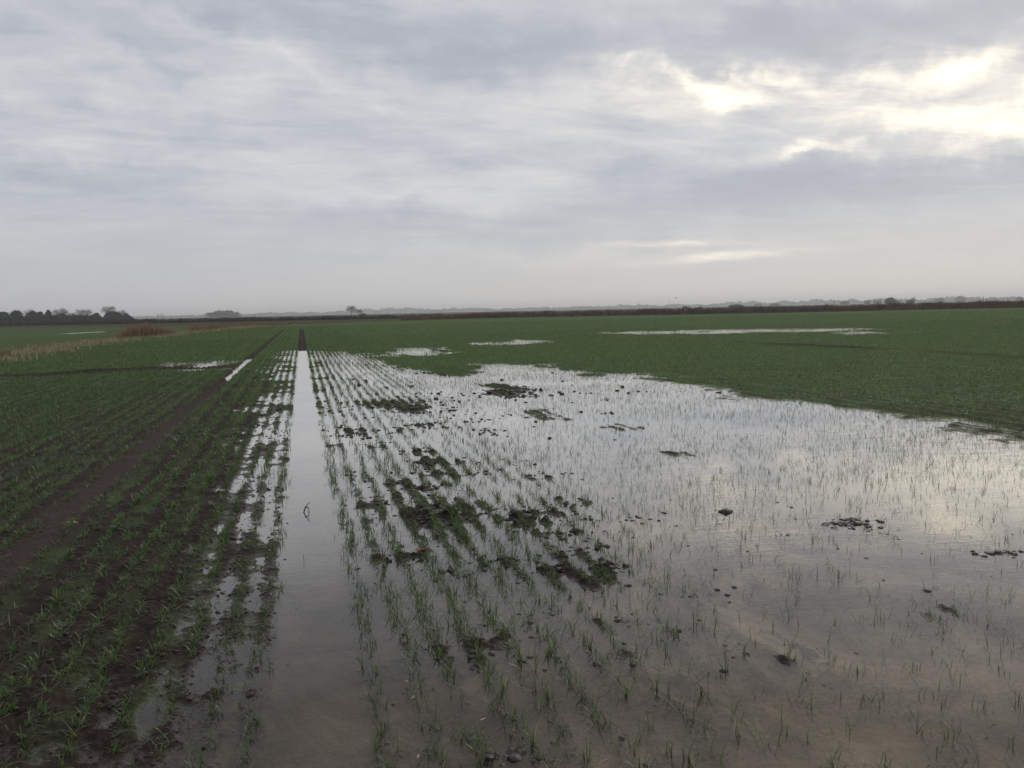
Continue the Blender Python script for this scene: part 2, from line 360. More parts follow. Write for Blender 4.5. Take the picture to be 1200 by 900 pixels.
def ground_material():
    mt, t = material('field_soil')
    geo = t.n('ShaderNodeNewGeometry'); P = geo.outputs['Position']
    s = t.n('ShaderNodeSeparateXYZ', {0: P}); X, Y, Z = s.outputs
    at_ = lambda n: t.n('ShaderNodeAttribute', attribute_name=n).outputs['Fac']
    crop, lfd, bare, fld = at_('crop'), at_('leftfield'), at_('bare'), at_('flooded')
    dist = t.n('ShaderNodeVectorMath', {0: P}, operation='LENGTH').outputs['Value']
    nA = t.noise(P, .35, 5, .6); nB = t.noise(P, 7, 6, .65); nC = t.noise(P, 45, 4, .6)
    # soil: dark silty clay
    soil = t.mix(t.mr(nB, .3, .7), (.020, .0145, .012), (.042, .031, .025))
    soil = t.mix(t.mr(nC, .35, .75, 0, .4), soil, (.058, .045, .037))
    tlm = t.mr(t.math('ABSOLUTE', t.math('SUBTRACT', X, TL)), .12, .26, 1, 0)
    soil = t.mix(t.math('MULTIPLY', tlm, .65), soil, (.060, .043, .037))
    # silt settled under the water is paler
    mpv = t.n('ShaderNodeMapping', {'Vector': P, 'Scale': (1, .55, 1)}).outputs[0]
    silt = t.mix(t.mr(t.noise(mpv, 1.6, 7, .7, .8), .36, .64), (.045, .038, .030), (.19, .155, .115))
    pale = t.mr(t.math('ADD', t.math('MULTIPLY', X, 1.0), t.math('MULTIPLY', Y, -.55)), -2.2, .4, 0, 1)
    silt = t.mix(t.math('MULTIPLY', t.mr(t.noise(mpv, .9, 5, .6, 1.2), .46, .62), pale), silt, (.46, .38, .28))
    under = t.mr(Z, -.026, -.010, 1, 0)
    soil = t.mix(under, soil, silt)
    # crop cover: rows seen as canopy, thickening with distance
    rowp = t.math('COSINE', t.math('MULTIPLY', X, 2*pi/(2*ROW)))
    nr_ = t.noise(P, 2.2, 4, .6)
    track = t.math('MAXIMUM', t.mr(t.math('ABSOLUTE', t.math('SUBTRACT', X, TR)), .16, .24, 1, 0), t.mr(t.math('ABSOLUTE', t.math('SUBTRACT', X, TL)), .13, .22, 1, 0))
    track = t.math('MULTIPLY', track, t.mr(Y, 99, 103, 1, 0))
    cover = t.math('ADD', t.math('MULTIPLY', rowp, t.mr(dist, 60, 130, .28, .06)), t.math('ADD', t.mr(dist, 6, 40, .0, 1.15), t.math('MULTIPLY', t.mr(X, 1, 3), t.mr(dist, 9, 14, 0, .45))))
    cover = t.math('ADD', cover, t.mr(nr_, .3, .7, -.25, .25), clamp=True)
    cover = t.math('MULTIPLY', cover, t.math('SUBTRACT', 1.0, track))
    cover = t.math('MULTIPLY', cover, t.math('SUBTRACT', 1.0, bare, clamp=True), clamp=True)
    cover = t.math('MULTIPLY', cover, t.mr(fld, .5, .95, 1, 0.3))
    cover = t.math('MULTIPLY', cover, t.mr(Z, -.004, .004, 0, 1))
    green = t.mix(t.mr(nA, .3, .7), (.074, .118, .040), (.100, .150, .054))
    green = t.mix(t.mr(t.noise(P, .03, 4, .55), .35, .65), green, (.084, .138, .048))
    green = t.mix(t.mr(t.noise(P, 1.4, 5, .7), .35, .7), t.mix(.35, green, (.02, .03, .014)), green)
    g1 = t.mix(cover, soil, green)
    # land beyond the ditch
    straw = t.mix(t.mr(t.noise(P, .9, 5, .65), .35, .65), (.085, .075, .040), (.19, .155, .09))
    grassy = t.mix(t.mr(t.noise(P, .25, 5, .6), .3, .7), (.045, .058, .022), (.075, .072, .033))
    lfc = t.mix(t.mr(t.noise(P, .12, 5, .6), .35, .65), (.085, .095, .045), (.064, .116, .042))
    lfc = t.mix(t.mr(t.noise(P, .05, 4, .6), .48, .62), lfc, (.070, .062, .036))
    margin = t.mix(t.mr(t.noise(P, .2, 5, .6), .4, .65), (.058, .050, .026), (.075, .060, .036))
    farland = t.mix(t.mr(t.noise(P, .006, 4, .6), .4, .6), (.07, .065, .04), (.045, .06, .028))
    o = t.mix(t.mr(dist, 70, 130), straw, margin)
    o = t.mix(t.mr(dist, 330, 500), o, farland)
    o = t.mix(lfd, o, lfc)
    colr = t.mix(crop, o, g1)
    wet = t.mr(Z, .0, .016, .42, .88)
    rough = t.math('ADD', wet, t.mr(nC, .2, .8, -.12, .12))
    bmp = t.n('ShaderNodeBump', {'Height': t.math('ADD', nC, t.noise(P, 14, 5, .7)), 'Strength': 1.0, 'Distance': .018})
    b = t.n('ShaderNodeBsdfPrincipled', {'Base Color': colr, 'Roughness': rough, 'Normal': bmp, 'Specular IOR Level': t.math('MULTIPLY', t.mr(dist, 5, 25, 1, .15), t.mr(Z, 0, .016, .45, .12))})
    t.n('ShaderNodeOutputMaterial', {'Surface': b})
    return mt
MAT_GROUND = ground_material()
build_ground()

# ------------------------------------------------------------------ water
def water_material():
    mt, t = material('flood_water')
    P = t.n('ShaderNodeNewGeometry').outputs['Position']
    m1 = t.n('ShaderNodeMapping', {'Vector': P, 'Scale': (1.0, 2.2, 1)}).outputs[0]
    ripple = t.math('ADD', t.math('MULTIPLY', t.noise(m1, 11, 3, .6, .3), 1.0), t.math('MULTIPLY', t.noise(m1, 2.2, 2, .5), 2.0))
    calm = t.mr(t.noise(P, .5, 3, .5), .38, .62, .25, 1)
    bmp = t.n('ShaderNodeBump', {'Height': ripple, 'Strength': t.math('MULTIPLY', calm, .09), 'Distance': .02})
    gN = t.n('ShaderNodeNewGeometry')
    cosv = t.math('ABSOLUTE', t.n('ShaderNodeVectorMath', {0: gN.outputs['Incoming'], 1: gN.outputs['Normal']}, operation='DOT_PRODUCT').outputs['Value'])
    fc = t.n('ShaderNodeValToRGB', {0: cosv}); fe = fc.color_ramp.elements      # reflectance against angle of view, Fresnel-shaped
    fe[0].position = 0; fe[0].color = (1, 1, 1, 1); fe[1].position = 1; fe[1].color = (.02, .02, .02, 1)
    for p_, v_ in ((.087, .86), (.15, .68), (.225, .45), (.31, .195), (.42, .06), (.6, .03)): q = fe.new(p_); q.color = (v_, v_, v_, 1)
    fr = fc.outputs[0]
    silt = t.mix(t.mr(t.noise(m1, 1.1, 7, .72, .9), .38, .64), (.028, .023, .017), (.100, .080, .058))
    dif = t.n('ShaderNodeBsdfDiffuse', {'Color': silt})
    tr = t.n('ShaderNodeBsdfTransparent', {'Color': (.80, .76, .70, 1)})
    turb = t.mr(t.noise(m1, .8, 4, .6, .6), .35, .65, .12, .42)
    body = t.n('ShaderNodeMixShader', {0: turb, 1: tr, 2: dif})
    gl = t.n('ShaderNodeBsdfGlossy', {'Color': (.985, .975, .955, 1), 'Roughness': .02, 'Normal': bmp})
    mx = t.n('ShaderNodeMixShader', {0: fr, 1: body, 2: gl})
    t.n('ShaderNodeOutputMaterial', {'Surface': mx}); return mt
MAT_WATER = water_material()
wa = np.radians(np.linspace(YAW-75, YAW+75, 61)); wv_ = [(0, -1.2, 0)] + [(95*sin(a), 95*cos(a), 0) for a in wa]
o = mesh_obj('flood_water', np.array(wv_), [[0, i+2, i+1] for i in range(60)], MAT_WATER); o['kind'] = 'structure'
lw = [G(*p) for p in ((30, 395), (60, 388), (140, 386), (135, 392))]
# the shallow strip in the left field lies in its own sheet, clear of the first
lwp = [(x, y, .004) for x, y in lw]
o = mesh_obj('ditch_water', np.array(lwp), [[0, 1, 2, 3][::-1]], MAT_WATER); o['kind'] = 'structure'

# ------------------------------------------------------------------ crop blades
def leaf_material(name, cols, yellow, trans=.35, gloss=.35):
    mt, t = material(name)
    tone = t.n('ShaderNodeAttribute', attribute_name='tone').outputs['Fac']
    tip = t.n('ShaderNodeAttribute', attribute_name='tip').outputs['Fac']
    cr = t.n('ShaderNodeValToRGB', {0: tone}); e = cr.color_ramp.elements
    e[0].position = 0; e[0].color = (*cols[0], 1); e[1].position = .93; e[1].color = (*cols[-1], 1)
    for i, c in enumerate(cols[1:-1]): q = e.new(.93*(i+1)/(len(cols)-1)); q.color = (*c, 1)
    q = e.new(.975); q.color = (*yellow, 1)
    col = t.mix(t.mr(tip, .75, 1.0, 0, .35), cr.outputs[0], (.14, .16, .05))
    b = t.n('ShaderNodeBsdfPrincipled', {'Base Color': col, 'Roughness': gloss, 'Specular IOR Level': .45})
    tl_ = t.n('ShaderNodeBsdfTranslucent', {'Color': col})
    mx = t.n('ShaderNodeMixShader', {0: trans, 1: b, 2: tl_})
    t.n('ShaderNodeOutputMaterial', {'Surface': mx}); return mt
MAT_CROP = leaf_material('wheat_leaf', [(.050, .086, .026), (.082, .142, .040), (.125, .195, .058)], (.33, .29, .16))
MAT_DRY = leaf_material('dry_grass_leaf', [(.14, .12, .06), (.27, .23, .13), (.38, .33, .20)], (.36, .30, .19), .25, .6)
MAT_REED = leaf_material('reed_leaf', [(.13, .080, .055), (.25, .155, .100), (.40, .29, .19)], (.27, .19, .11), .2, .7)
MAT_HEDGE = leaf_material('hedge_twig', [(.026, .021, .019), (.046, .037, .032), (.070, .054, .046)], (.07, .05, .035), .0, .8)

def blades(base, head, lean, length, width, droop, nseg, tone, zcut=None):
    """vectorised curved blades -> V, F, tone, tip"""
    n = len(base); k = nseg+1
    u = np.linspace(0, 1, k)[None, :]
    a = lean[:, None] + droop[:, None]*u**1.3          # angle from vertical along the blade
    ds = (length/nseg)[:, None]
    dh = np.sin(a)*ds; dz = np.cos(a)*ds
    hh = np.concatenate([np.zeros((n, 1)), np.cumsum(dh[:, :-1], 1)], 1)
    zz_ = np.concatenate([np.zeros((n, 1)), np.cumsum(dz[:, :-1], 1)], 1)
    cx, sx = np.cos(head)[:, None], np.sin(head)[:, None]
    px = base[:, 0:1] + cx*hh; py = base[:, 1:2] + sx*hh; pz = base[:, 2:3] + zz_
    w = width[:, None]*(1-u**2.2)*.5*(.55+.45*np.minimum(1, u*4+.2))
    tw = rng.uniform(-.5, .5, n)[:, None]
    wx = -np.sin(head[:, None]+tw)*w; wy = np.cos(head[:, None]+tw)*w
    L = np.stack([px-wx, py-wy, pz], -1)[:, :-1]; Rr = np.stack([px+wx, py+wy, pz], -1)[:, :-1]
    T = np.stack([px[:, -1], py[:, -1], pz[:, -1]], -1)[:, None]
    V = np.concatenate([L, Rr, T], 1)                   # n, 2*nseg+1
    m_ = 2*nseg+1; off = (np.arange(n)*m_)[:, None]
    F = []
    for i in range(nseg-1):
        F.append(np.stack([off[:, 0]+i, off[:, 0]+nseg+i, off[:, 0]+nseg+i+1], 1))
        F.append(np.stack([off[:, 0]+i, off[:, 0]+nseg+i+1, off[:, 0]+i+1], 1))
    F.append(np.stack([off[:, 0]+nseg-1, off[:, 0]+2*nseg-1, off[:, 0]+2*nseg], 1))
    tn = np.repeat(tone, m_)
    tp = np.tile(np.concatenate([u[0, :-1], u[0, :-1], [1.0]]), n)
    return V.reshape(-1, 3), np.concatenate(F), tn, tp
class Bag:
    def __init__(s): s.V = []; s.F = []; s.t = []; s.p = []; s.n = 0
    def add(s, r):
        V, F, a, b = r; s.V.append(V); s.F.append(F+s.n); s.t.append(a); s.p.append(b); s.n += len(V)
    def build(s, name, mat, parent=None):
        return mesh_obj(name, np.concatenate(s.V), np.concatenate(s.F), mat, parent, attrs={'tone': np.concatenate(s.t), 'tip': np.concatenate(s.p)})

TUFTS = [(*G(px, py), rad, amp) for px, py, rad, amp in ((880, 598, .28, .8), (850, 616, .18, .6), (1108, 735, .16, 1.0), (1160, 770, .16, .8), (960, 640, .3, .5), (1060, 690, .25, .5), (600, 480, .6, .6), (690, 505, .5, .6), (770, 535, .4, .6), (240+250, 720, .12, 1), (555, 765, .1, .8), (870, 720, .2, .4), (640, 640, .25, .6), (725, 560, .3, .4))]
def density(x, y):
    """probability of a plant at a point of a drill row, how strongly rows read, and size"""
    r = np.hypot(x, y)
    s1, sf, isl = flood_fields(x, y)
    tr, tl = track_fields(x, y)
    clump = fbm(x*1.6, y*.9, .42, 3, 2, .65)*1.2+fbm(x, y, 1.3, 3, 7)*.9
    dry = np.clip(.86+.5*clump, .3, 1)
    # thin patches of bare soil in the near left
    dry *= 1-.45*(1-sstep(3, 8.5, y))*(fbm(x, y, .5, 3, 7) > .0)
    rightness = sstep(1.3, 2.6, x - .02*y)
    big = fbm(x, y, 1.1, 3, 4)
    wet_rows = np.clip(.80+1.25*clump, .05, 1.4)*(1-.22*sstep(.9, 2.0, x))
    wet_open = np.clip(.66+1.3*big+.6*clump, .08, 1.4)*(1+.4*sstep(11, 22, r))
    wet = wet_rows*(1-rightness) + wet_open*rightness
    # open water low right, nearly empty
    tuft = fbm(x, y, .11, 2, 1, .6)*1.6*(1-sstep(10, 18, r))
    mudp = np.clip(fbm(x*1.3, y, .55, 4, 7, .6)+.05, 0, 1)*2.2
    wet = np.clip(wet*(1+tuft)+mudp*(1-rightness)*.9+.16, .04, 1)
    for tx, ty, tr_, ta in TUFTS:
        wet = wet + ta*np.exp(-((x-tx)**2+(y-ty)**2*.7)/tr_**2)*(.6+.6*tuft)
    wet = np.clip(wet, .03, 1)
    wet = np.where((np.abs(x) < .45) & (y < 30), np.maximum(wet, .55+.5*tuft), wet)
    sw = sdf(flood, x, y); wet = np.maximum(wet, (1-sstep(.1, .6+.085*r, sw))*.75*(x > 0.5))
    wet = np.where((x > .1) & (y > 12), np.maximum(wet, .32+.3*clump), wet)
    empt = sstep(.2, 1.6, x-.9*(y-3.3))*(1-sstep(5.0, 7.5, y)); wet = wet*(1-.62*empt)
    dry = np.clip(dry*(1+.7*tuft), .1, 1)
    D = dry*(1-sf) + wet*sf
    D = D*(1-isl*.9) + isl*.9*.95
    for p_, g in (islands[7], ): D = np.where(sdf(p_, x, y) > -.1, D*.3, D)
    pond = np.clip(s1-sf*(1-isl), 0, 1); D *= 1-.25*sstep(.45, .9, pond)
    D *= (1-np.clip(tr+tl, 0, 1))*crop_mask(x, y)
    gd = np.minimum(poly_dist(groove1, x, y), poly_dist(groove2, x, y)); D *= 1-np.exp(-(gd/.8)**2)
    return np.clip(D, 0, 1), np.maximum(sf*(1-isl), pond*.38), rightness

def in_view(x, y, margin=12):
    a = np.degrees(np.arctan2(x, y))-YAW
    return np.abs(a) < 31+margin
row_w = {}
def row_strength(i):
    v = vnoise(i*7.31, i*0+2.0, 5); return .45+.95*v
def scatter(y0_, y1_, step, per, nseg, wmul, lmul, wetl=1.0, keep=1.0):
    bag = Bag()
    xs = (np.arange(-int(140/ROW), int(150/ROW))+.5)*ROW
    ylen = y1_-y0_
    tot = []
    for Xr in xs:
        # only the part of the row inside the wedge of view
        lo, hi = y0_, y1_
        n = int(ylen/step)
        aL, aR = math.radians(YAW-43), math.radians(YAW+43)
        if Xr > 0: lo = max(lo, Xr/math.tan(aR)-1)
        else: lo = max(lo, Xr/math.tan(aL)-1)
        if lo >= hi: continue
        n = int((hi-lo)/step)
        if n < 1: continue
        yy = lo + (np.arange(n)+rng.random(n))*step
        tot.append(np.stack([np.full(n, Xr), yy], 1))
    pts = np.concatenate(tot)
    x, y = pts.T
    wob = fbm(x*6, y, .8, 3, 3)*.035
    xr = x.copy()
    D, wet, right = np.zeros(len(x)), np.zeros(len(x)), np.zeros(len(x))
    for i in range(0, len(x), 200000):
        s = slice(i, i+200000); D[s], wet[s], right[s] = density(x[s], y[s])
    ri = np.round(x/ROW)
    st = row_strength(ri); D = D*np.where(right > .5, 1, st)*keep
    sel = (rng.random(len(x)) < D) & (np.hypot(x, y) > .9)
    x, y, wob, wet, right = x[sel], y[sel], wob[sel], wet[sel], right[sel]
    x = x + wob + rng.normal(0, 1, len(x))*np.where(wet > .3, .026, .017) + np.where(right > .3, rng.uniform(-.08, .08, len(x)), 0)*(right)
    z = height(x, y)
    ok = (z > -.06); x, y, z, wet, right = x[ok], y[ok], z[ok], wet[ok], right[ok]
    n = len(x)
    vig = .6+.55*(vnoise(x*1.3, y*.9, 6)) + rng.normal(0, .12, n)
    nb = np.clip(np.round(per*(.5+.8*rng.random(n))*np.where(wet > .4, .7, 1)*(1-.28*right)), 1, 14).astype(int)
    idx = np.repeat(np.arange(n), nb); N = len(idx)
    wt = wet[idx]
    base = np.stack([x[idx]+rng.normal(0, .007, N)*wmul**.5, y[idx]+rng.normal(0, .010, N)*wmul**.5, z[idx]-.003], 1)
    head = rng.uniform(0, 2*pi, N)
    lean = np.abs(rng.normal(.82, .55, N))*(1+.1*right[idx])
    ln = (.040+.060*rng.random(N)**.9)*np.clip(vig[idx], .5, 1.5)*lmul*np.where(wt > .3, .88, 1)*(1-.38*right[idx]*np.where(y[idx] < 9, 1, .5))
    ln = ln*np.where(wt > .3, wetl, 1) + np.maximum(0, -base[:, 2])*1.5
    drp = rng.uniform(.1, 1.5, N)*np.where(rng.random(N) < .2, 1.5, 1)*np.where(wt > .5, .8, 1)
    wd = (.0032+.0024*rng.random(N))*wmul*(1-.2*right[idx])*np.where((wt < .3) & (base[:, 1] > 6), 1.35, 1)
    tone = np.clip(.45+.22*rng.normal(0, 1, N)-.08*wt, 0, .93)
    yl = rng.random(N) < np.where(wt > .3, .05, .03); tone[yl] = rng.uniform(.96, 1, yl.sum())
    bag.add(blades(base, head, lean, ln, wd, drp, nseg, tone))
    print('blades', name_, N)
    return bag
name_ = 'a'
b = scatter(1.2, 9, .020, 11, 4, 1.0, 1.02, .95); tag(b.build('crop_seedlings', MAT_CROP), 'green winter wheat seedlings in drill rows in the near field', 'crop', kind='stuff')
name_ = 'b'
b = scatter(9, 26, .024, 5.8, 2, 1.35, 1.0, .80); tag(b.build('crop_seedlings', MAT_CROP), 'green seedlings in rows standing across the flooded middle of the field', 'crop', kind='stuff')
name_ = 'c'
b = scatter(26, 60, .060, 4.8, 1, 3.2, 1.1, 1.15); tag(b.build('crop_seedlings', MAT_CROP), 'thin green crop rows around the far end of the flood', 'crop', kind='stuff')
name_ = 'd'
b = scatter(60, 118, .4, 5.0, 1, 7.0, 1.2); tag(b.build('crop_seedlings', MAT_CROP), 'dense green crop far out towards the dark field edge', 'crop', kind='stuff')

# ------------------------------------------------------------------ clods, crumbs, sticks
MAT_CLOD = simple_mat('wet_clay', (.018, .013, .011), (.050, .037, .030), 30, .45, .4)
import bmesh
def ico(sub):
    bm = bmesh.new(); bmesh.ops.create_icosphere(bm, subdivisions=sub, radius=1)
    V = np.array([v.co for v in bm.verts]); F = np.array([[v.index for v in f.verts] for f in bm.faces]); bm.free(); return V, F
ICO = {k: ico(k) for k in (1, 2, 3)}
def lump(r, sub, rg):
    V, F = ICO[sub]; V = V.copy()
    o1 = rg.uniform(0, 50, 3)
    V = V + .0
    nz = .5*vnoise(V[:, 0]*9+o1[2], V[:, 1]*9+V[:, 2]*7, 3)+vnoise(V[:, 0]*1.7+o1[0], V[:, 1]*1.7+V[:, 2]*1.3+o1[1], 1)+.6*vnoise(V[:, 0]*4+o1[1], V[:, 1]*4-V[:, 2]*3.1+o1[2], 2)
    V *= (.55+.55*nz)[:, None]
    V *= np.array([rg.uniform(.8, 1.3), rg.uniform(.8, 1.2), rg.uniform(.45, .8)])*r
    a = rg.uniform(0, 6.28); c, s = cos(a), sin(a)
    V = V @ np.array([[c, s, 0], [-s, c, 0], [0, 0, 1]]); return V, F
def mound(name, px, py, label, n, spread, size, sy=.7, seed=0, loose=False):
    rg = np.random.default_rng(seed+100); x, y = G(px, py)
    root = None if loose else empty(name, (x, y, 0), label, 'mud heap' if n > 4 else 'mud clod', 'heaps of turned mud in the flood')
    QQ = [rg.normal(0, 1, 2)*spread*(0 if i == 0 else 1)*(1, sy) for i in range(n)]
    if loose: QQ.sort(key=lambda q: q[0])
    ORD = ['leftmost', 'second from the left', 'third from the left', 'fourth from the left', 'fifth from the left', 'sixth from the left', 'seventh from the left', 'eighth from the left', 'ninth from the left', 'tenth from the left', 'eleventh from the left', 'twelfth from the left']
    for i in range(n):
        q = QQ[i]
        r = size*1.0*rg.uniform(.35, 1)*(1.2 if i == 0 else 1)/(1+.4*np.hypot(*q)/(spread+1e-6))
        V, F = lump(r, 3, rg)
        zz = float(height(np.array([x+q[0]]), np.array([y+q[1]]))[0])
        p = (q[0], q[1], max(zz, -.012)+r*.22)
        o = mesh_obj('mud_clod' if loose else 'clod', V, F, MAT_CLOD, root, smooth=True)
        if loose: o.location = (x+p[0], y+p[1], p[2]); tag(o, label.replace('NTH', ORD[i % 12]), 'mud clod', 'loose clods on the flood')
        else: o.location = p
for i, a in enumerate((
    ('mud_heap', 851, 600, 'single black clod standing in the brightest patch of reflected sky', 4, .035, .042),
    ('mud_heap', 995, 613, 'widest heap of dark crumbly mud, right of the black clod in the water', 60, .12, .040, .6),
    ('mud_clod', 1050, 626, 'NTH small clod of the string trailing right from the widest mud heap', 12, .14, .024, .5, 1),
    ('mud_clod', 778, 601, 'NTH clod of two alone on clear water left of the black clod', 2, .05, .022, .2, 1),
    ('mud_heap', 1170, 648, 'dark mud heap at the right edge of the flood', 30, .09, .034, .6),
    ('mud_heap', 605, 608, 'cluster of rounded dark clods just above the middle of the flooded rows', 16, .075, .042, 1.2),
    ('mud_heap', 518, 605, 'dark clods among seedlings left of the rounded cluster', 22, .11, .036, 1.3),
    ('mud_heap', 530, 668, 'low spread of broken mud between the seedling rows', 30, .12, .032, .8),
    ('mud_heap', 590, 656, 'small tall clod with grass behind it in the middle rows', 8, .04, .040, .7),
    ('mud_heap', 712, 668, 'dark clods at the end of a thick green seedling row', 22, .10, .034, .7),
    ('mud_heap', 562, 732, 'single small black clod between two seedling tufts', 4, .02, .030, .7),
    ('mud_heap', 604, 888, 'dark clods at the bottom edge of the photo', 16, .07, .026, .6),
    ('mud_clod', 925, 625, 'NTH low clod of the loose ones left of the widest mud heap', 8, .10, .024, .5, 1),
    ('mud_heap', 1082, 690, 'flat dark clod low in the water below the trailing clods', 4, .035, .030, .4),
    ('mud_heap', 497, 572, 'dark heap of clods behind the rounded cluster, in a row of seedlings', 16, .12, .036, 1.2),
    ('mud_clod', 645, 718, 'NTH small clod of the three beside the middle seedling tufts', 3, .04, .026, .7, 1))):
    mound(*a[:7], a[7] if len(a) > 7 else .7, seed=i, loose=len(a) > 8)
# countless crumbs of soil
def crumbs(name, label, areas, sub=1):
    VV, FF, k = [], [], 0; rg = np.random.default_rng(5)
    for (x, y, sx, sy, n, s) in areas:
        q = rg.normal(0, 1, (n, 2))*np.array([sx, sy]); X = x+q[:, 0]; Y = y+q[:, 1]
        kp = (np.abs(X) > .19) | (rg.random(n) < .12); X, Y = X[kp], Y[kp]; n = len(X)
        Z = height(X, Y)
        kp = (Z > -.022) | (rg.random(n) < .35); X, Y, Z = X[kp], Y[kp], Z[kp]; n = len(X)
        for i in range(n):
            r = s*rg.uniform(.3, 1)**1.5
            V, F = lump(r, sub, rg); V = V+np.array([X[i], Y[i], max(Z[i], -.006)+r*.2]); VV.append(V); FF.append(F+k); k += len(V)
    return tag(mesh_obj(name, np.concatenate(VV), np.concatenate(FF), MAT_CLOD), label, 'soil', kind='stuff')
ar = [(cx, cy, r_*1.6, r_*1.6, 26, .014) for cx, cy, r_, h_ in clod_spots]
for px, py, sx, sy, n, s in ((598, 461, .9, .35, 90, .05), (640, 463, .8, .2, 50, .045), (470, 472, .9, .12, 50, .03), (430, 475, .6, .1, 30, .03), (510, 590, .6, .5, 90, .018), (560, 650, .5, .4, 60, .016),
                             (320, 530, .18, 2.0, 60, .02), (300, 600, .2, .8, 60, .016), (700, 500, .8, .6, 40, .03), (860, 600, .5, .3, 40, .016), (150, 800, .7, .8, 260, .012), (60, 700, .6, .8, 160, .012),
                             (1000, 650, .7, .4, 50, .015), (300, 480, .4, 3, 60, .025), (500, 445, 2.5, 1.2, 70, .05), (250, 700, .5, .7, 120, .012)):
    ar.append((*G(px, py), sx, sy, n, s))
ar.append((*G(250, 800), .42, 1.0, 500, .011)); ar.append((*G(120, 800), .6, 1.0, 700, .010)); ar.append((*G(285, 620), .22, 1.4, 420, .013)); ar.append((*G(310, 500), .22, 3.0, 260, .020)); ar.append((*G(40, 640), .35, 1.2, 300, .010))
ar.append((*G(520, 620), .55, .9, 200, .014)); ar.append((*G(620, 700), .6, .7, 140, .012)); ar.append((*G(620, 470), 2.2, 1.3, 200, .035))
for _ in range(46):
    px_, py_ = rng.uniform(390, 800), 440+200*rng.random(); ar.append((*G(px_, py_), .12, .09, 7, .014+.02*(py_ < 520)))
gx = rng.uniform(.25, 2.6, 4000); gy = rng.uniform(3, 15, 4000); gm = fbm(gx*1.3, gy, .55, 4, 7, .6) > .02; gx, gy = gx[gm][:330], gy[gm][:330]
for a_, b_ in zip(gx, gy): ar.append((a_, b_, .05, .05, 5, .013+.0012*b_))
crumbs('soil_crumbs', 'small dark crumbs of soil scattered over the mud and shallow water', ar)

def tube(path, radii, nseg=6):
    path = np.array(path, float); n = len(path); V = []; F = []
    for i in range(n):
        d = path[min(i+1, n-1)]-path[max(i-1, 0)]; d /= np.linalg.norm(d)+1e-9
        a = np.cross(d, [0, 0, 1.0]); a = a/np.linalg.norm(a) if np.linalg.norm(a) > 1e-3 else np.array([1., 0, 0]); b_ = np.cross(d, a)
        for j in range(nseg):
            th = 2*pi*j/nseg; V.append(path[i]+radii[i]*(a*cos(th)+b_*sin(th)))
    for i in range(n-1):
        for j in range(nseg):
            k = (j+1) % nseg; F.append([i*nseg+j, i*nseg+k, (i+1)*nseg+k, (i+1)*nseg+j])
    return V, F
MAT_BARK = simple_mat('wet_bark', (.016, .012, .010), (.035, .027, .021), 60, .5)
def twig(name, paths, px, py, label, cat, mat):
    VV, FF, k = [], [], 0
    for p, r in paths:
        V, F = tube(p, r, 6); FF += [[a+k for a in f] for f in F]; VV += V; k += len(V)
        for base_, rev in ((k-6, False), (k-len(V), True)):
            f = list(range(base_, base_+6)); FF.append(f[::-1] if rev else f)
    o = mesh_obj(name, np.array(VV), FF, mat, smooth=True); x, y = G(px, py); o.location = (x, y, 0); return tag(o, label, cat)
twig('forked_twig', [([(-.028, 0, -.012), (-.026, 0, .004), (-.012, .004, .040), (.000, .002, .056), (.016, 0, .075), (.026, 0, .080)], [.005, .005, .0055, .004, .003, .0015]),
                     ([(-.012, .004, .040), (.012, .006, .030), (.016, .004, .012), (.004, .0, -.01)], [.0042, .004, .0035, .003])],
     360, 600, 'short bent forked twig sticking up out of the water-filled wheeling', 'twig', MAT_BARK)
twig('thin_twig', [([(0, 0, -.02), (.001, 0, .02), (-.001, 0, .048)], [.0022, .002, .0009])], 356, 657, 'thin upright stem in the water-filled wheeling below the bent twig', 'twig', MAT_BARK)
MAT_LEAF = simple_mat('brown_leaf', (.16, .06, .022), (.24, .10, .035), 60, .6)
MAT_STRAW = simple_mat('pale_straw', (.42, .31, .22), (.55, .43, .32), 60, .6)
def curled_leaf(name, px, py, L, Wd, label, mat, rot):
    V, F = [], []; n = 9
    for i in range(n):
        u = i/(n-1); w = Wd*math.sin(pi*min(.98, u*.95+.03))**.8
        for j in range(5):
            v = j/4-.5; V.append((L*(u-.5), w*v, .012+.02*(u-.5)**2*4*L/.08*.6+abs(v)*w*.55+.002*sin(9*u+7*v)))
    for i in range(n-1):
        for j in range(4): a = i*5+j; F.append([a, a+1, a+6, a+5])
    o = mesh_obj(name, np.array(V), F, mat, smooth=True)
    md = o.modifiers.new('thickness', 'SOLIDIFY'); md.thickness = .0012
    x, y = G(px, py); z = float(height(np.array([x]), np.array([y]))[0]); o.location = (x, y, max(z, 0)+.004); o.rotation_euler = (0, 0, rot); return tag(o, label, 'leaf')
curled_leaf('dead_leaf', 492, 651, .075, .05, 'curled orange brown dead leaf among clods in the flooded rows', MAT_LEAF, .5)
curled_leaf('straw_piece', 90, 623, .075, .016, 'pale curved straw stub on bare soil beside the left wheeling', MAT_STRAW, -.9)
curled_leaf('straw_piece', 84, 620, .06, .009, 'thin pale straw pointing left from the curved stub', MAT_STRAW, .1)
for j, (px, py, r_) in enumerate(((484, 822, .9), (477, 803, 2.2), (490, 892, 1.2), (566, 848, .4))):
    curled_leaf('straw_piece', px, py, .024, .006, ('short white straw floating below the first wide seedling row', 'tiny white flake topmost of the bright bits in the near rows',
                'short white straw floating at the bottom edge of the water', 'thin white straw lying right of the third near seedling row')[j], MAT_STRAW, r_)

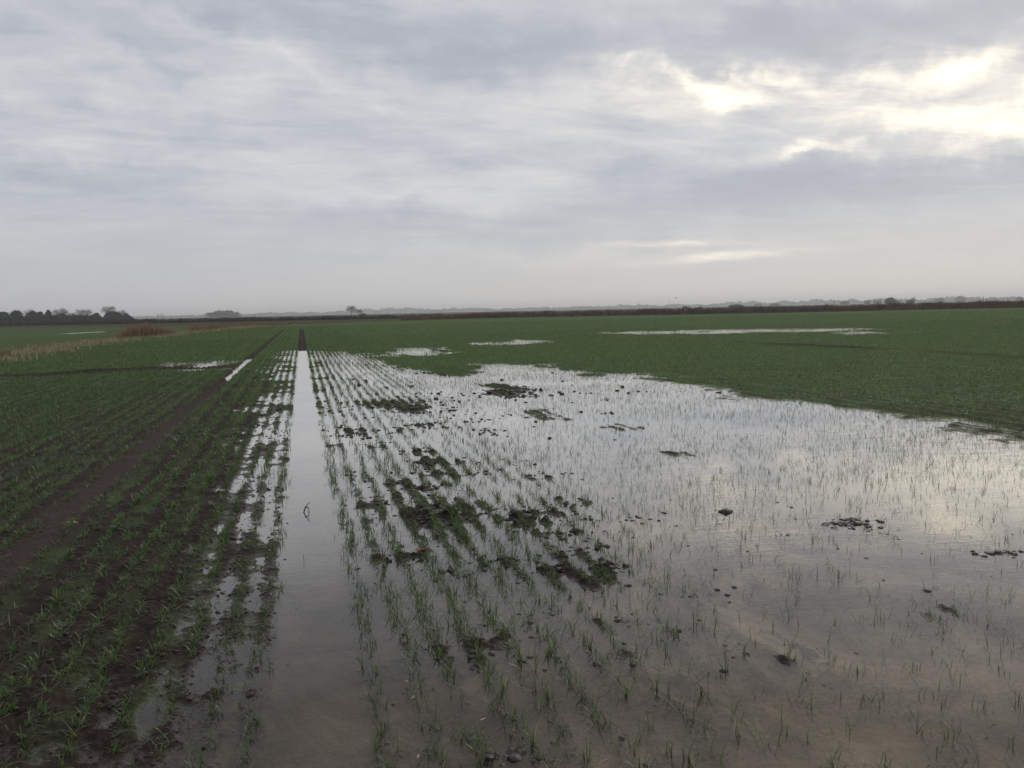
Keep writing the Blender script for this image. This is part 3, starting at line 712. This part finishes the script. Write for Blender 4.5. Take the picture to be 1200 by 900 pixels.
# ------------------------------------------------------------------ dry grass along the ditch and reeds
def stand(name, label, cat, x, y, hgt, mat, n_per, width, kind=None, group=None, lean=.12, tone=(.5, .25), loc=None):
    n = len(x)
    base = np.stack([x, y, np.full(n, .05)], 1)
    bag = Bag(); bag.add(blades(base, rng.uniform(0, 2*pi, n), np.abs(rng.normal(lean, lean, n)), hgt*rng.uniform(.55, 1.1, n), np.full(n, width)*rng.uniform(.6, 1.4, n),
                                rng.uniform(0, .8, n), 2, np.clip(rng.normal(tone[0], tone[1], n), 0, 1)))
    return tag(bag.build(name, mat), label, cat, group, kind)
def along(pts, n, jit):
    P = np.array([G(*p) for p in pts]); d = np.hypot(*np.diff(P, axis=0).T); c = np.concatenate([[0], np.cumsum(d)])
    s = rng.random(n)*c[-1]; X = np.interp(s, c, P[:, 0]); Y = np.interp(s, c, P[:, 1])
    return X+rng.normal(0, jit, n), Y+rng.normal(0, jit, n), s/c[-1]
X, Y, s_ = along(((-260, 456), (-60, 430), (0, 423), (60, 412.5), (110, 404.3), (150, 399), (200, 393), (262, 386), (330, 380.6)), 26000, 1.0)
kp = fbm(X, Y, 3.5, 3, 2)+.35 > rng.random(len(X))*.9; X, Y = X[kp], Y[kp]
stand('dry_grass', 'straw coloured dry grass along the ditch on the left', 'grass', X, Y, .30, MAT_DRY, 1, .045, 'stuff', lean=.45, tone=(.6, .3))
def reed_clump(px0, px1, pybase, ptop, n, label, hshape, depth=3.0, width=.05, mat=None, lean=.1, tone=(.4, .28)):
    (xa, ya), (xb, yb) = G(px0, pybase(px0)), G(px1, pybase(px1))
    u = rng.beta(1.5, 1.5, n)
    pxs = px0+(px1-px0)*u
    P = np.array([G(p, pybase(p)) for p in pxs])
    back = rng.random(n)*depth; r = np.hypot(*P.T)
    P = P*(1+back/r)[:, None]
    H = hshape(u)*(.55+.3*vnoise(u*14, u*0, 3)+.25*vnoise(u*45, u*0, 4))
    return stand('reed_clump', label, 'reeds', P[:, 0], P[:, 1], H, mat or MAT_REED, 1, width, None, 'reed clumps along the ditch', lean, tone)
lin = lambda a, b, c, d: (lambda p: b+(d-b)*(p-a)/(c-a))
reed_clump(136, 206, lin(136, 399.2, 206, 393), 0, 5200, 'largest rounded clump of russet reeds on the ditch bank at left', lambda u: 1.05*np.sin(pi*np.clip(u**.85, .03, .97))**.7+.2, 4.5, .05, tone=(.42, .25))
reed_clump(222, 275, lin(222, 390.6, 275, 385), 0, 2600, 'lower strip of russet reeds right of the largest clump', lambda u: .85*(1-.5*u)+.05, 4, .06)
reed_clump(275, 345, lin(275, 384.6, 345, 380.6), 0, 1500, 'thin sparse reeds at the far end of the ditch', lambda u: .55+0*u, 5, .07, tone=(.3, .25))
reed_clump(-12, 14, lin(-12, 426, 14, 419.5), 0, 500, 'small brown reed tuft at the left edge of the picture', lambda u: .45+0*u, 1.5, .03)

# ------------------------------------------------------------------ hedges and reed belts on the field boundary
def belt(name, pts, hfun, label, cat, mat, n, thick=3.0, bw=.35, group=None, bank=.8, dd=None, ly=None):
    """a real hedge: fuzzy stems over a lumpy solid core, laid along ground points (px, py)"""
    P = np.array([G(*p) if len(p) == 2 else at(*p)[:2] for p in pts]); d = np.hypot(*np.diff(P, axis=0).T); c = np.concatenate([[0], np.cumsum(d)])
    L = c[-1]
    root = empty(name, (0, 0, 0), label, cat, group)
    m_ = int(L/1.2)+2; ss = np.linspace(0, L, m_); X = np.interp(ss, c, P[:, 0]); Y = np.interp(ss, c, P[:, 1])
    H = hfun(ss/L)*(.62+.22*vnoise(ss/3.1, ss*0, 2)+.25*vnoise(ss/.9, ss*0+5, 4))
    V = []; F = []
    prof = ((-1, 0), (-.8, .55), (-.35, .95), (.35, .95), (.8, .55), (1, 0)); k = len(prof)
    r = np.hypot(X, Y); ux, uy = X/r, Y/r
    for i in range(m_):
        for a, b_ in prof:
            V.append((X[i]+ux[i]*a*thick/2, Y[i]+uy[i]*a*thick/2, -.05+H[i]*.82*b_+rng.uniform(-.08, .08)))
    for i in range(m_-1):
        for j in range(k-1): q = i*k+j; F.append([q, q+k, q+k+1, q+1])
    mesh_obj('thicket', np.array(V), F, mat, root, attrs={'tone': rng.random(len(V))*.5, 'tip': np.zeros(len(V))})
    s = rng.random(n)*L; bx_ = np.interp(s, c, P[:, 0]); by_ = np.interp(s, c, P[:, 1]); rr = np.hypot(bx_, by_)
    off = rng.uniform(-.5, .5, n)*thick
    h_ = np.interp(s, ss, H)
    base = np.stack([bx_*(1+off/rr), by_*(1+off/rr), h_*rng.uniform(0, .55, n)], 1)
    bag = Bag(); bag.add(blades(base, rng.uniform(0, 2*pi, n), np.abs(rng.normal(.25, .2, n)), h_*rng.uniform(.3, .6, n), np.full(n, bw)*rng.uniform(.3, 1, n), rng.uniform(0, .7, n), 1, np.clip(rng.normal(.5, .25, n), 0, 1)))
    bag.build('stems', mat, root)
    return root
MAT_BELT = leaf_material('weathered_reed', [(.070, .045, .037), (.115, .075, .058), (.16, .105, .078)], (.12, .08, .06), .1, .8)
belt('hedgerow', ((-160, 385.5), (0, 382.8), (150, 380), (300, 377)), lambda u: 1.75+0*u, 'long low dark hedge across the left horizon in front of the dark trees', 'hedge', MAT_HEDGE, 9000, 3, .45)
belt('hedgerow', ((300, 377), (420, 374.7), (520, 372.6)), lambda u: 1.4+0*u, 'thin dark hedge beyond the end of the wheelings below the bare tree', 'hedge', MAT_HEDGE, 6000, 3, .45)
belt('reed_belt', ((470, 376), (600, 372.4), (760, 369.5)), lambda u: 1.1+.6*np.minimum(1, u*2.2), 'brown reed belt along the far field edge in the middle', 'reeds', MAT_BELT, 8000, 3, .4)
belt('reed_belt', ((760, 369.5), (900, 367), (1040, 364)), lambda u: 1.75+0*u, 'brown reed belt along the far field edge right of centre', 'reeds', MAT_BELT, 8000, 3, .4)
belt('reed_belt', ((1040, 364), (1200, 360.8), (1420, 356.2)), lambda u: 1.95+.15*u, 'tallest brown reed belt running out of the picture on the right', 'reeds', MAT_BELT, 9000, 3, .35)

# ------------------------------------------------------------------ trees
MAT_TRUNK = simple_mat('tree_bark', (.022, .018, .015), (.045, .036, .030), .8, .9)
def crown_mat(name, a, b_, c_): return leaf_material(name, [a, b_, c_], c_, .1, .8)
MAT_EVER = crown_mat('evergreen_leaf', (.010, .016, .010), (.016, .026, .015), (.028, .040, .024))
MAT_TWIGS = crown_mat('bare_twigs', (.024, .019, .016), (.040, .032, .028), (.060, .050, .044))
MAT_TWIGP = crown_mat('pale_twigs', (.05, .042, .036), (.075, .062, .054), (.10, .085, .075))
def leaf_cloud(pts, size, mat, name, parent):
    n = len(pts); a = rng.normal(size=(n, 3)); a /= np.linalg.norm(a, axis=1)[:, None]; b_ = rng.normal(size=(n, 3)); b_ -= (a*b_).sum(1)[:, None]*a; b_ /= np.linalg.norm(b_, axis=1)[:, None]
    s = size*rng.uniform(.5, 1.2, n)[:, None]
    V = np.stack([pts+a*s, pts+b_*s*.8, pts-a*s*.9, pts-b_*s*.7], 1).reshape(-1, 3)
    F = np.arange(4*n).reshape(n, 4)
    return mesh_obj(name, V, F, mat, parent, attrs={'tone': np.repeat(rng.random(n)*.9, 4), 'tip': np.zeros(4*n)})
def tree(kind, px, ybase, ytop, wpx, dist, label, dens=1.0, mat=None, lobes=None, group=None, shape=None):
    x, y, _ = at(px, 376, dist); z0 = 0
    ztop = at(px, ytop, dist)[2]; Ht = ztop-z0; Wd = wpx*dist/FPX/2*{'ever': 1.08, 'bare': 1.28, 'bush': 1.1}[kind]
    nm = {'ever': 'evergreen_tree', 'bare': 'bare_tree', 'bush': 'bush'}[kind]
    root = empty(nm, (x, y, z0), label, 'bush' if kind == 'bush' else 'tree', group)
    tr_h = {'ever': .45, 'bare': .5, 'bush': .3}[kind]
    VV, FF, k = [], [], 0
    def addtube(p, r):
        nonlocal k
        V, F = tube(p, r, 5); FF.extend([[a+k for a in f] for f in F]); VV.extend(V); k += len(V)
    wob = lambda s: rng.normal(0, s, 3)
    addtube([(0, 0, -.3), (Wd*.03, 0, Ht*tr_h*.5), (0, Wd*.03, Ht*tr_h), (0, 0, Ht*.8)], [Ht*.035, Ht*.028, Ht*.02, Ht*.006])
    tips = []
    nb = 14 if kind == 'bare' else 6
    for i in range(nb):
        z = Ht*(tr_h*.55+(.8-tr_h*.55)*i/nb); a = i*2.4+rng.uniform(-.4, .4)
        rr_ = Wd*rng.uniform(.6, .98)*math.sin(pi*min(.95, .25+.65*(i/nb)))**.7 if kind == 'bare' else Wd*.5
        zt = min(Ht*(.97-.36*(rr_/Wd)**2), z+Ht*rng.uniform(.12, .34))
        p0 = np.array([0, 0, z]); p2 = np.array([cos(a)*rr_, sin(a)*rr_, zt]); p1 = (p0+p2)/2+np.array([0, 0, -Ht*.02])+wob(Ht*.02)
        addtube([p0, p1, p2], [Ht*.013, Ht*.008, Ht*.003]); tips.append((p1, p2))
        if kind == 'bare':
            for _ in range(4):
                u = rng.uniform(.3, 1); q = p0*(1-u)+p2*u; e_ = q+np.array([rng.normal(0, Wd*.22), rng.normal(0, Wd*.22), abs(rng.normal(Ht*.08, Ht*.05))])
                addtube([q, (q+e_)/2+wob(Ht*.008), e_], [Ht*.006, Ht*.004, Ht*.0015]); tips.append((q, e_))
    mesh_obj('trunk', np.array(VV), FF, MAT_TRUNK, root)
    if kind == 'bare':
        pts = []
        n = int(1500*dens)
        T = np.array([t_[1] for t_ in tips]); Tb = np.array([t_[0] for t_ in tips])
        idx = rng.integers(0, len(T), n); u = rng.uniform(.2, 1.15, n)[:, None]
        pts = Tb[idx]*(1-u)+T[idx]*u+rng.normal(0, 1, (n, 3))*np.array([Wd*.13, Wd*.13, Ht*.045])
        dome = Ht*(1-.42*np.clip(np.hypot(pts[:, 0], pts[:, 1])/Wd, 0, 1.2)**2)-Ht*.06*rng.random(n)
        pts[:, 2] = np.where(pts[:, 2] > dome, dome-Ht*.25*rng.random(n)**2, pts[:, 2])
        # thin twig slivers, not leaves
        hd = rng.uniform(0, 2*pi, n)
        bag = Bag(); bag.add(blades(pts, hd, rng.uniform(0, 1.4, n), np.full(n, Ht*.09), np.full(n, Ht*.012), rng.uniform(-.5, .5, n), 1, rng.random(n)*.9)); bag.build('crown', mat or MAT_TWIGS, root)
    else:
        if kind == 'bush': lobes = lobes or [(0, 0, .5, 1, .55), (-.4, 0, .4, .6, .42), (.4, 0, .42, .6, .42)]
        lobes = lobes or [(0, 0, .62, .8, .36), (-.35, .2, .5, .6, .3), (.38, -.2, .48, .6, .3), (.1, .1, .8, .45, .2), (-.1, 0, .3, .95, .26), (.3, .1, .25, .6, .22), (-.4, -.1, .25, .55, .22)]
        pts = []
        for (lx, ly, lz, lr, lh) in lobes:
            n = int(300*dens); v = rng.normal(size=(n, 3)); v /= np.linalg.norm(v, axis=1)[:, None]; v *= (rng.random(n)**.45)[:, None]
            v *= (.85+.35*vnoise(v[:, 0]*3+lx*9, v[:, 2]*3+lz*7, 3))[:, None]
            pts.append(v*np.array([lr*Wd, lr*Wd, lh*Ht])+np.array([lx*Wd, ly*Wd, lz*Ht]))
        pts = np.concatenate(pts); pts[:, 2] = np.clip(pts[:, 2], .1*Ht if kind == 'ever' else 0, Ht)
        leaf_cloud(pts, Wd*.13, mat or MAT_EVER, 'crown', root)
    return root
CONE = [(0, 0, .3, .95, .28), (0, 0, .5, .75, .25), (0, 0, .7, .5, .22), (.05, 0, .88, .25, .13)]
DFT = 520; gr = 'trees on the left horizon'
for a in (('ever', -14, 376, 364.5, 26, DFT, 'dark evergreen cut off by the left edge of the photo'),
          ('ever', 4, 376, 365, 14, DFT, 'dark round-topped evergreen leftmost on the horizon'),
          ('ever', 19, 376, 363.5, 14, DFT-10, 'broad flat-topped dark evergreen second from the left edge'),
          ('bare', 35, 376, 362.0, 14, DFT+20, 'grey leafless round crown between the flat-topped and the two small evergreens'),
          ('ever', 38, 376, 364.5, 12, DFT-5, 'dark evergreen directly in front of the first grey leafless crown'),
          ('ever', 47, 376, 365, 10, DFT, 'narrow dark evergreen left of the pointed conifer')):
    tree(a[0], *a[1:6], a[6], group=gr)
tree('ever', 57, 376, 363.5, 11, DFT, 'pointed dark conifer left of the broad bare tree', lobes=CONE, group=gr)
tree('bare', 72, 376, 360.8, 17, DFT+15, 'broad round bare tree, tallest of the dark left group', dens=1.6, group=gr)
tree('ever', 74, 376, 367, 8, DFT-10, 'small dark evergreen in front of the broad bare tree', group=gr)
tree('bare', 84, 376, 366, 10, DFT, 'low bare bush-like tree right of the broad bare tree', group=gr)
tree('bare', 95, 376, 361.5, 13, DFT+60, 'pale wispy bare tree between dark group and arched barn', mat=MAT_TWIGP, dens=.8, group=gr)
tree('bare', 103, 376, 361.8, 11, DFT+60, 'pale wispy bare tree nearest the small dark evergreen by the barn', mat=MAT_TWIGP, dens=.8, group=gr)
tree('ever', 113, 376, 366.3, 9, DFT, 'small dark evergreen touching the left end of the arched barn', group=gr)
tree('bare', 128, 376, 357.6, 15, DFT+40, 'tall bare umbrella-crowned tree rising above the arched barn', dens=1.2, group=gr)
tree('bare', 144, 376, 362.2, 10, DFT+50, 'thin bare tree behind the pitched roof next to the arched barn', dens=.6, group=gr)
for px in (8, 28, 52, 66, 90, 108):
    tree('bush', px, 376, 369.0+.4*(px % 3), 22, DFT-25, {8: 'dark scrub beneath the leftmost evergreens', 28: 'dark scrub right of the broad flat-topped evergreen', 52: 'dark scrub beneath the pointed conifer', 66: 'dark scrub left of the broad bare tree trunk',
         90: 'grey scrub beneath the first pale wispy tree', 108: 'dark scrub beside the small evergreen near the barn'}[px], group='scrub beneath the left trees')

# barn with an arched roof and a pitched shed beside it
def hb(px0, px1, ytop, dist):
    a = np.array(at(px0, 376, dist)); b_ = np.array(at(px1, 376, dist)); return a, b_, at((px0+px1)/2, ytop, dist)[2]
MAT_BARN = simple_mat('dark_sheet_wall', (.030, .032, .036), (.045, .047, .052), .5, .7)
MAT_ROOFD = simple_mat('dark_roof', (.020, .021, .024), (.034, .035, .038), .4, .6)
MAT_WALLP = simple_mat('pale_wall', (.20, .19, .175), (.27, .255, .235), .4, .9)
MAT_TILE = simple_mat('brown_roof', (.055, .040, .034), (.075, .055, .046), .4, .8)
def building(name, label, px0, px1, yeave, yridge, dist, arch=False, wall=MAT_BARN, roof=MAT_ROOFD, depth=9, gable=False, cat='building', group=None, door=True):
    a, b_, _ = hb(px0, px1, 370, dist); L = np.hypot(*(b_-a)[:2]); ang_ = atan2((b_-a)[1], (b_-a)[0])
    he = at(px0, yeave, dist)[2]; hr = at(px0, yridge, dist)[2]
    c = (a+b_)/2; root = empty(name, (c[0], c[1], 0), label, cat, group); root.rotation_euler = (0, 0, ang_)
    x = L/2; D = depth/2
    # ridge runs across the view (along x) unless gable faces us
    if gable:
        prof = [(-x, he), (0, hr), (x, he)]
    elif arch:
        prof = [(-x+2*x*i/12, he+(hr-he)*math.sin(pi*i/12)**.6) for i in range(13)]
    else: prof = None
    if prof:
        V = []; 
        for s in (-D, D):
            V += [(-x, s, 0)] + [(p, s, z) for p, z in prof] + [(x, s, 0)]
        n = len(prof)+2; F = [list(range(n))[::-1], list(range(n, 2*n)), [0, n, n+1, 1][::-1], [n-2, n-1, 2*n-1, 2*n-2]]
        mesh_obj('wall', np.array(V), F, wall, root)
        V = []; k = len(prof)
        for s in (-D-.3, D+.3):
            V += [(p*1.02, s, z+.05) for p, z in prof] + [(p*1.02, s, z+.25) for p, z in prof]
        F = []
        for i in range(k-1):
            F.append([i, i+1, 2*k+i+1, 2*k+i]); F.append([k+i, 3*k+i, 3*k+i+1, k+i+1]); F.append([i, k+i, k+i+1, i+1]); F.append([2*k+i, 2*k+i+1, 3*k+i+1, 3*k+i])
        F += [[0, 2*k, 3*k, k], [k-1, 2*k-1, 4*k-1, 3*k-1]]
        mesh_obj('roof', np.array(V), F, roof, root)
    else:
        V = [(-x, -D, 0), (x, -D, 0), (x, D, 0), (-x, D, 0), (-x, -D, he), (x, -D, he), (x, D, he), (-x, D, he), (-x, 0, hr-.1), (x, 0, hr-.1)]
        mesh_obj('wall', np.array(V), [[0, 1, 5, 4], [2, 3, 7, 6], [1, 2, 6, 9, 5], [3, 0, 4, 8, 7]], wall, root)
        V = []
        for s in (-x-.3, x+.3): V += [(s, -D-.4, he-.1), (s, 0, hr), (s, D+.4, he-.1), (s, -D-.4, he+.12), (s, 0, hr+.22), (s, D+.4, he+.12)]
        mesh_obj('roof', np.array(V), [[0, 1, 7, 6], [1, 2, 8, 7], [3, 9, 10, 4], [4, 10, 11, 5], [0, 6, 9, 3], [2, 5, 11, 8], [0, 3, 4, 1], [1, 4, 5, 2], [6, 7, 10, 9], [7, 8, 11, 10]], roof, root)
    if door:
        w = min(2.0, x*.35); V = [(-w, -D-.06, 0), (w, -D-.06, 0), (w, -D-.06, he*.8), (-w, -D-.06, he*.8), (-w, -D+.02, 0), (w, -D+.02, 0), (w, -D+.02, he*.8), (-w, -D+.02, he*.8)]
        mesh_obj('door', np.array(V), [[0, 1, 2, 3], [1, 5, 6, 2], [4, 0, 3, 7], [3, 2, 6, 7], [5, 4, 7, 6]], MAT_ROOFD, root)
    return root
building('barn', 'dark arched barn roof under the umbrella-crowned tree', 122, 144, 371, 365.6, 480, arch=True, depth=14)
building('farm_shed', 'dark pitched shed roof sloping down right of the arched barn', 137, 159, 375.5, 367.2, 490, gable=True, depth=12, roof=MAT_TILE)
# lone bare trees beyond the wheelings
tree('bare', 412, 374, 357.6, 12, 560, 'taller dark bare tree of the pair standing alone right of the wheelings', dens=1.5)
tree('bare', 421, 374, 362, 10, 560, 'shorter bare tree of the lone pair, on its right', dens=1.2)
tree('bush', 425.5, 374, 367, 7, 560, 'small dark bush at the foot of the lone pair of bare trees')
# right horizon
tree('ever', 1043, 354, 348.6, 11, 900, 'round dark tree between low farm buildings on the right horizon', dens=.8)
tree('bare', 1069.5, 354, 347.8, 6, 1000, 'small pale bare tree right of the farm on the right horizon', mat=MAT_TWIGP, dens=.8)
tree('bush', 1066, 354, 351.3, 8, 950, 'low grey bush at the foot of the small pale bare tree')
building('farm_house', 'low grey farm building left of the round dark tree on the right horizon', 1023, 1033, 353.3, 351.7, 1300, wall=MAT_WALLP, roof=MAT_ROOFD)
building('farm_house', 'low grey farm building right of the round dark tree', 1048, 1056, 352.6, 351.3, 1300, wall=MAT_WALLP, roof=MAT_ROOFD)
building('farm_house', 'small faint farm building leftmost in the right-hand farm group', 1012, 1020, 353.6, 352.2, 1400, wall=MAT_WALLP, roof=MAT_TILE)
tree('bush', 862.5, 360, 356.9, 15, 800, 'wide dark clump of scrub right of centre on the horizon', dens=.7)
tree('bush', 803, 360, 358.4, 6, 800, 'tiny dark bush left of the wide scrub clump on the horizon', dens=.5)
tree('bush', 821, 360, 359.2, 5, 900, 'tiniest grey bush between the two dark clumps on the horizon', dens=.5)
tree('bush', 212, 374, 371.8, 3, 500, 'tiny dark bush above the hedge right of the three poles', dens=.4)
for px, yt, w, d_, lb in ((908, 355.3, 10, 1700, 'grey distant tree clump above the brown belt right of centre'), (888, 355.8, 9, 2200, 'faint flat tree clump left of the grey one'),
                          (1125, 346.8, 10, 2300, 'pale rounded far-off tree on the right horizon'), (1194, 347.6, 7, 2300, 'pale small far-off tree at the right edge'), (990, 352.6, 9, 1800, 'grey distant tree just right of the church spire'),
                          (1100, 349.6, 10, 2300, 'faint low far-off tree left of the pale rounded one')):
    tree('ever', px, 0, yt, w, d_, lb, dens=.5, group='far-off trees on the horizon')
# church with a spire
def spire(px, ytop, dist):
    x, y, zt = at(px, ytop, dist); root = empty('church_tower', (x, y, 0), 'thin faint spire far off on the right horizon', 'church')
    w = 2.6; h = zt*.62
    V = [(a*w, b_*w, z) for z in (0, h) for a, b_ in ((-1, -1), (1, -1), (1, 1), (-1, 1))]
    mesh_obj('tower', np.array(V), [[0, 1, 5, 4], [1, 2, 6, 5], [2, 3, 7, 6], [3, 0, 4, 7], [4, 5, 6, 7]], MAT_WALLP, root)
    V = [(cos(pi/4*i)*w*.95, sin(pi/4*i)*w*.95, h) for i in range(8)] + [(0, 0, zt)]
    mesh_obj('spire', np.array(V), [[i, (i+1) % 8, 8] for i in range(8)], MAT_ROOFD, root)
spire(978, 350.2, 2400)
# poles
def pole(px, ytop, dist, label, r=.16, arm=True):
    x, y, zt = at(px, ytop, dist); root = empty('utility_pole', (x, y, 0), label, 'pole', 'poles on the horizon')
    V, F = tube([(0, 0, -.3), (0, 0, zt)], [r*1.3, r], 8); F.append(list(range(8, 16))); mesh_obj('mast', np.array(V), F, MAT_TRUNK, root)
    if arm:
        V, F = tube([(-1.1, 0, zt-.6), (1.1, 0, zt-.6)], [.09, .09], 6); F += [list(range(6))[::-1], list(range(6, 12))]
        mesh_obj('crossarm', np.array(V), F, MAT_TRUNK, root)
pole(185.2, 368.0, 900, 'leftmost of the three thin poles right of the arched barn')
pole(188.9, 367.4, 900, 'middle pole of the three right of the arched barn')
pole(191.3, 368.0, 900, 'rightmost of the three thin poles right of the arched barn')
pole(1152.5, 346.2, 1300, 'lone thin pole far right on the horizon')
pole(784.5, 351.5, 1500, 'left pole of the faint pair near the bird', arm=False); pole(789.5, 352.5, 1500, 'right pole of the faint pair near the bird', arm=False)
pole(1031.5, 349.0, 1100, 'thin pole beside the farm building left of the round dark tree', arm=False)

# far woods and villages: one mass of crowns
def woods():
    pts = []; szs = []
    prof = [(-400, 2.2), (0, 3), (158, 3.0), (180, 2.6), (230, 3.0), (242, 5.5), (262, 6.2), (278, 5.5), (284, 3.0), (300, 4), (380, 4.2), (400, 5), (432, 6.3), (445, 5), (455, 7.0), (480, 6.0), (500, 5), (520, 5.5), (560, 5.0), (580, 3.2), (610, 3.0),
            (640, 4.2), (700, 4.2), (740, 4.5), (760, 4), (840, 3.4), (850, 6.2), (880, 6.2), (900, 4), (925, 6.0), (960, 6.0), (980, 4.5), (1000, 5.5), (1012, 5), (1060, 5.5), (1080, 3.5), (1110, 5.5), (1140, 5.0), (1160, 4.2), (1200, 4.6), (1700, 4.5)]
    PX = np.array([p[0] for p in prof]); PH = np.array([p[1] for p in prof])
    n = 90000; px = rng.uniform(-400, 1700, n)
    hn = (.45+.45*vnoise(px/9, px*0, 1)+.35*vnoise(px/3.2, px*0, 3)+.3*vnoise(px/1.3, px*0, 5))
    Hh = np.interp(px, PX, PH)*hn*.9-.9
    near = np.interp(px, [-400, 158, 238, 245, 278, 286, 1700], [3600, 3600, 3600, 1600, 1600, 3600, 3200])
    dist = near*rng.uniform(1, 1.12, n)
    # direction from the pixel column on the horizon line
    hy = 376.26-.0206*px
    D = CF[None, :]*FPX + CR[None, :]*(px-600)[:, None] + CU[None, :]*(450-hy)[:, None]
    hd = np.hypot(D[:, 0], D[:, 1]); X = D[:, 0]/hd*dist; Y = D[:, 1]/hd*dist
    Z = CAMH + np.maximum(Hh, .3)*dist/FPX*rng.random(n)
    P = np.stack([X, Y, Z], 1)
    sz = 2.6
    o = leaf_cloud(P, sz, MAT_FARW, 'distant_woods', None)
    return tag(o, 'faint blue-grey line of far woods and villages along the whole horizon', 'woods', kind='stuff')
MAT_FARW = crown_mat('far_wood', (.018, .020, .017), (.030, .030, .026), (.045, .042, .036))
woods()

# bird
def bird():
    x, y, z = at(792, 349.3, 260); root = empty('bird', (x, y, z), 'tiny dark bird flying low over the middle of the horizon', 'bird')
    V, F = ICO[2]; V = V.copy()*np.array([.32, .1, .1]); V[:, 0] += np.where(V[:, 0] < -.1, -.1, 0)
    mesh_obj('body', V, F, MAT_TRUNK, root, smooth=True)
    for s in (-1, 1):
        P = [(.12, 0, .04), (.16, .28*s, .22), (.02, .62*s, .30), (-.10, .30*s, .20), (-.14, 0, .04)]
        V = np.array(P+[(a, b_, c-.02) for a, b_, c in P]); n = 5
        mesh_obj('wing', V, [[0, 1, 2, 3, 4], [9, 8, 7, 6, 5]] + [[i, (i+1) % n, (i+1) % n+n, i+n] for i in range(n)], MAT_TRUNK, root)
    root.rotation_euler = (0, 0, .6)
bird()

# ------------------------------------------------------------------ haze
def haze():
    mt, t = material('haze')
    v = t.n('ShaderNodeVolumePrincipled', {'Color': (.96, .97, 1, 1), 'Density': .00027, 'Anisotropy': .35})
    t.n('ShaderNodeOutputMaterial', {'Volume': v})
    a, lo, hi = 5600, -1.4, 34
    V = [(sx*a, sy*a, z) for z in (lo, hi) for sx, sy in ((-1, -1), (1, -1), (1, 1), (-1, 1))]
    o = mesh_obj('haze', np.array(V), [[3, 2, 1, 0], [4, 5, 6, 7], [0, 1, 5, 4], [1, 2, 6, 5], [2, 3, 7, 6], [3, 0, 4, 7]], mt)
    tag(o, 'thin pale winter haze over the fields', 'haze', kind='stuff')
haze()
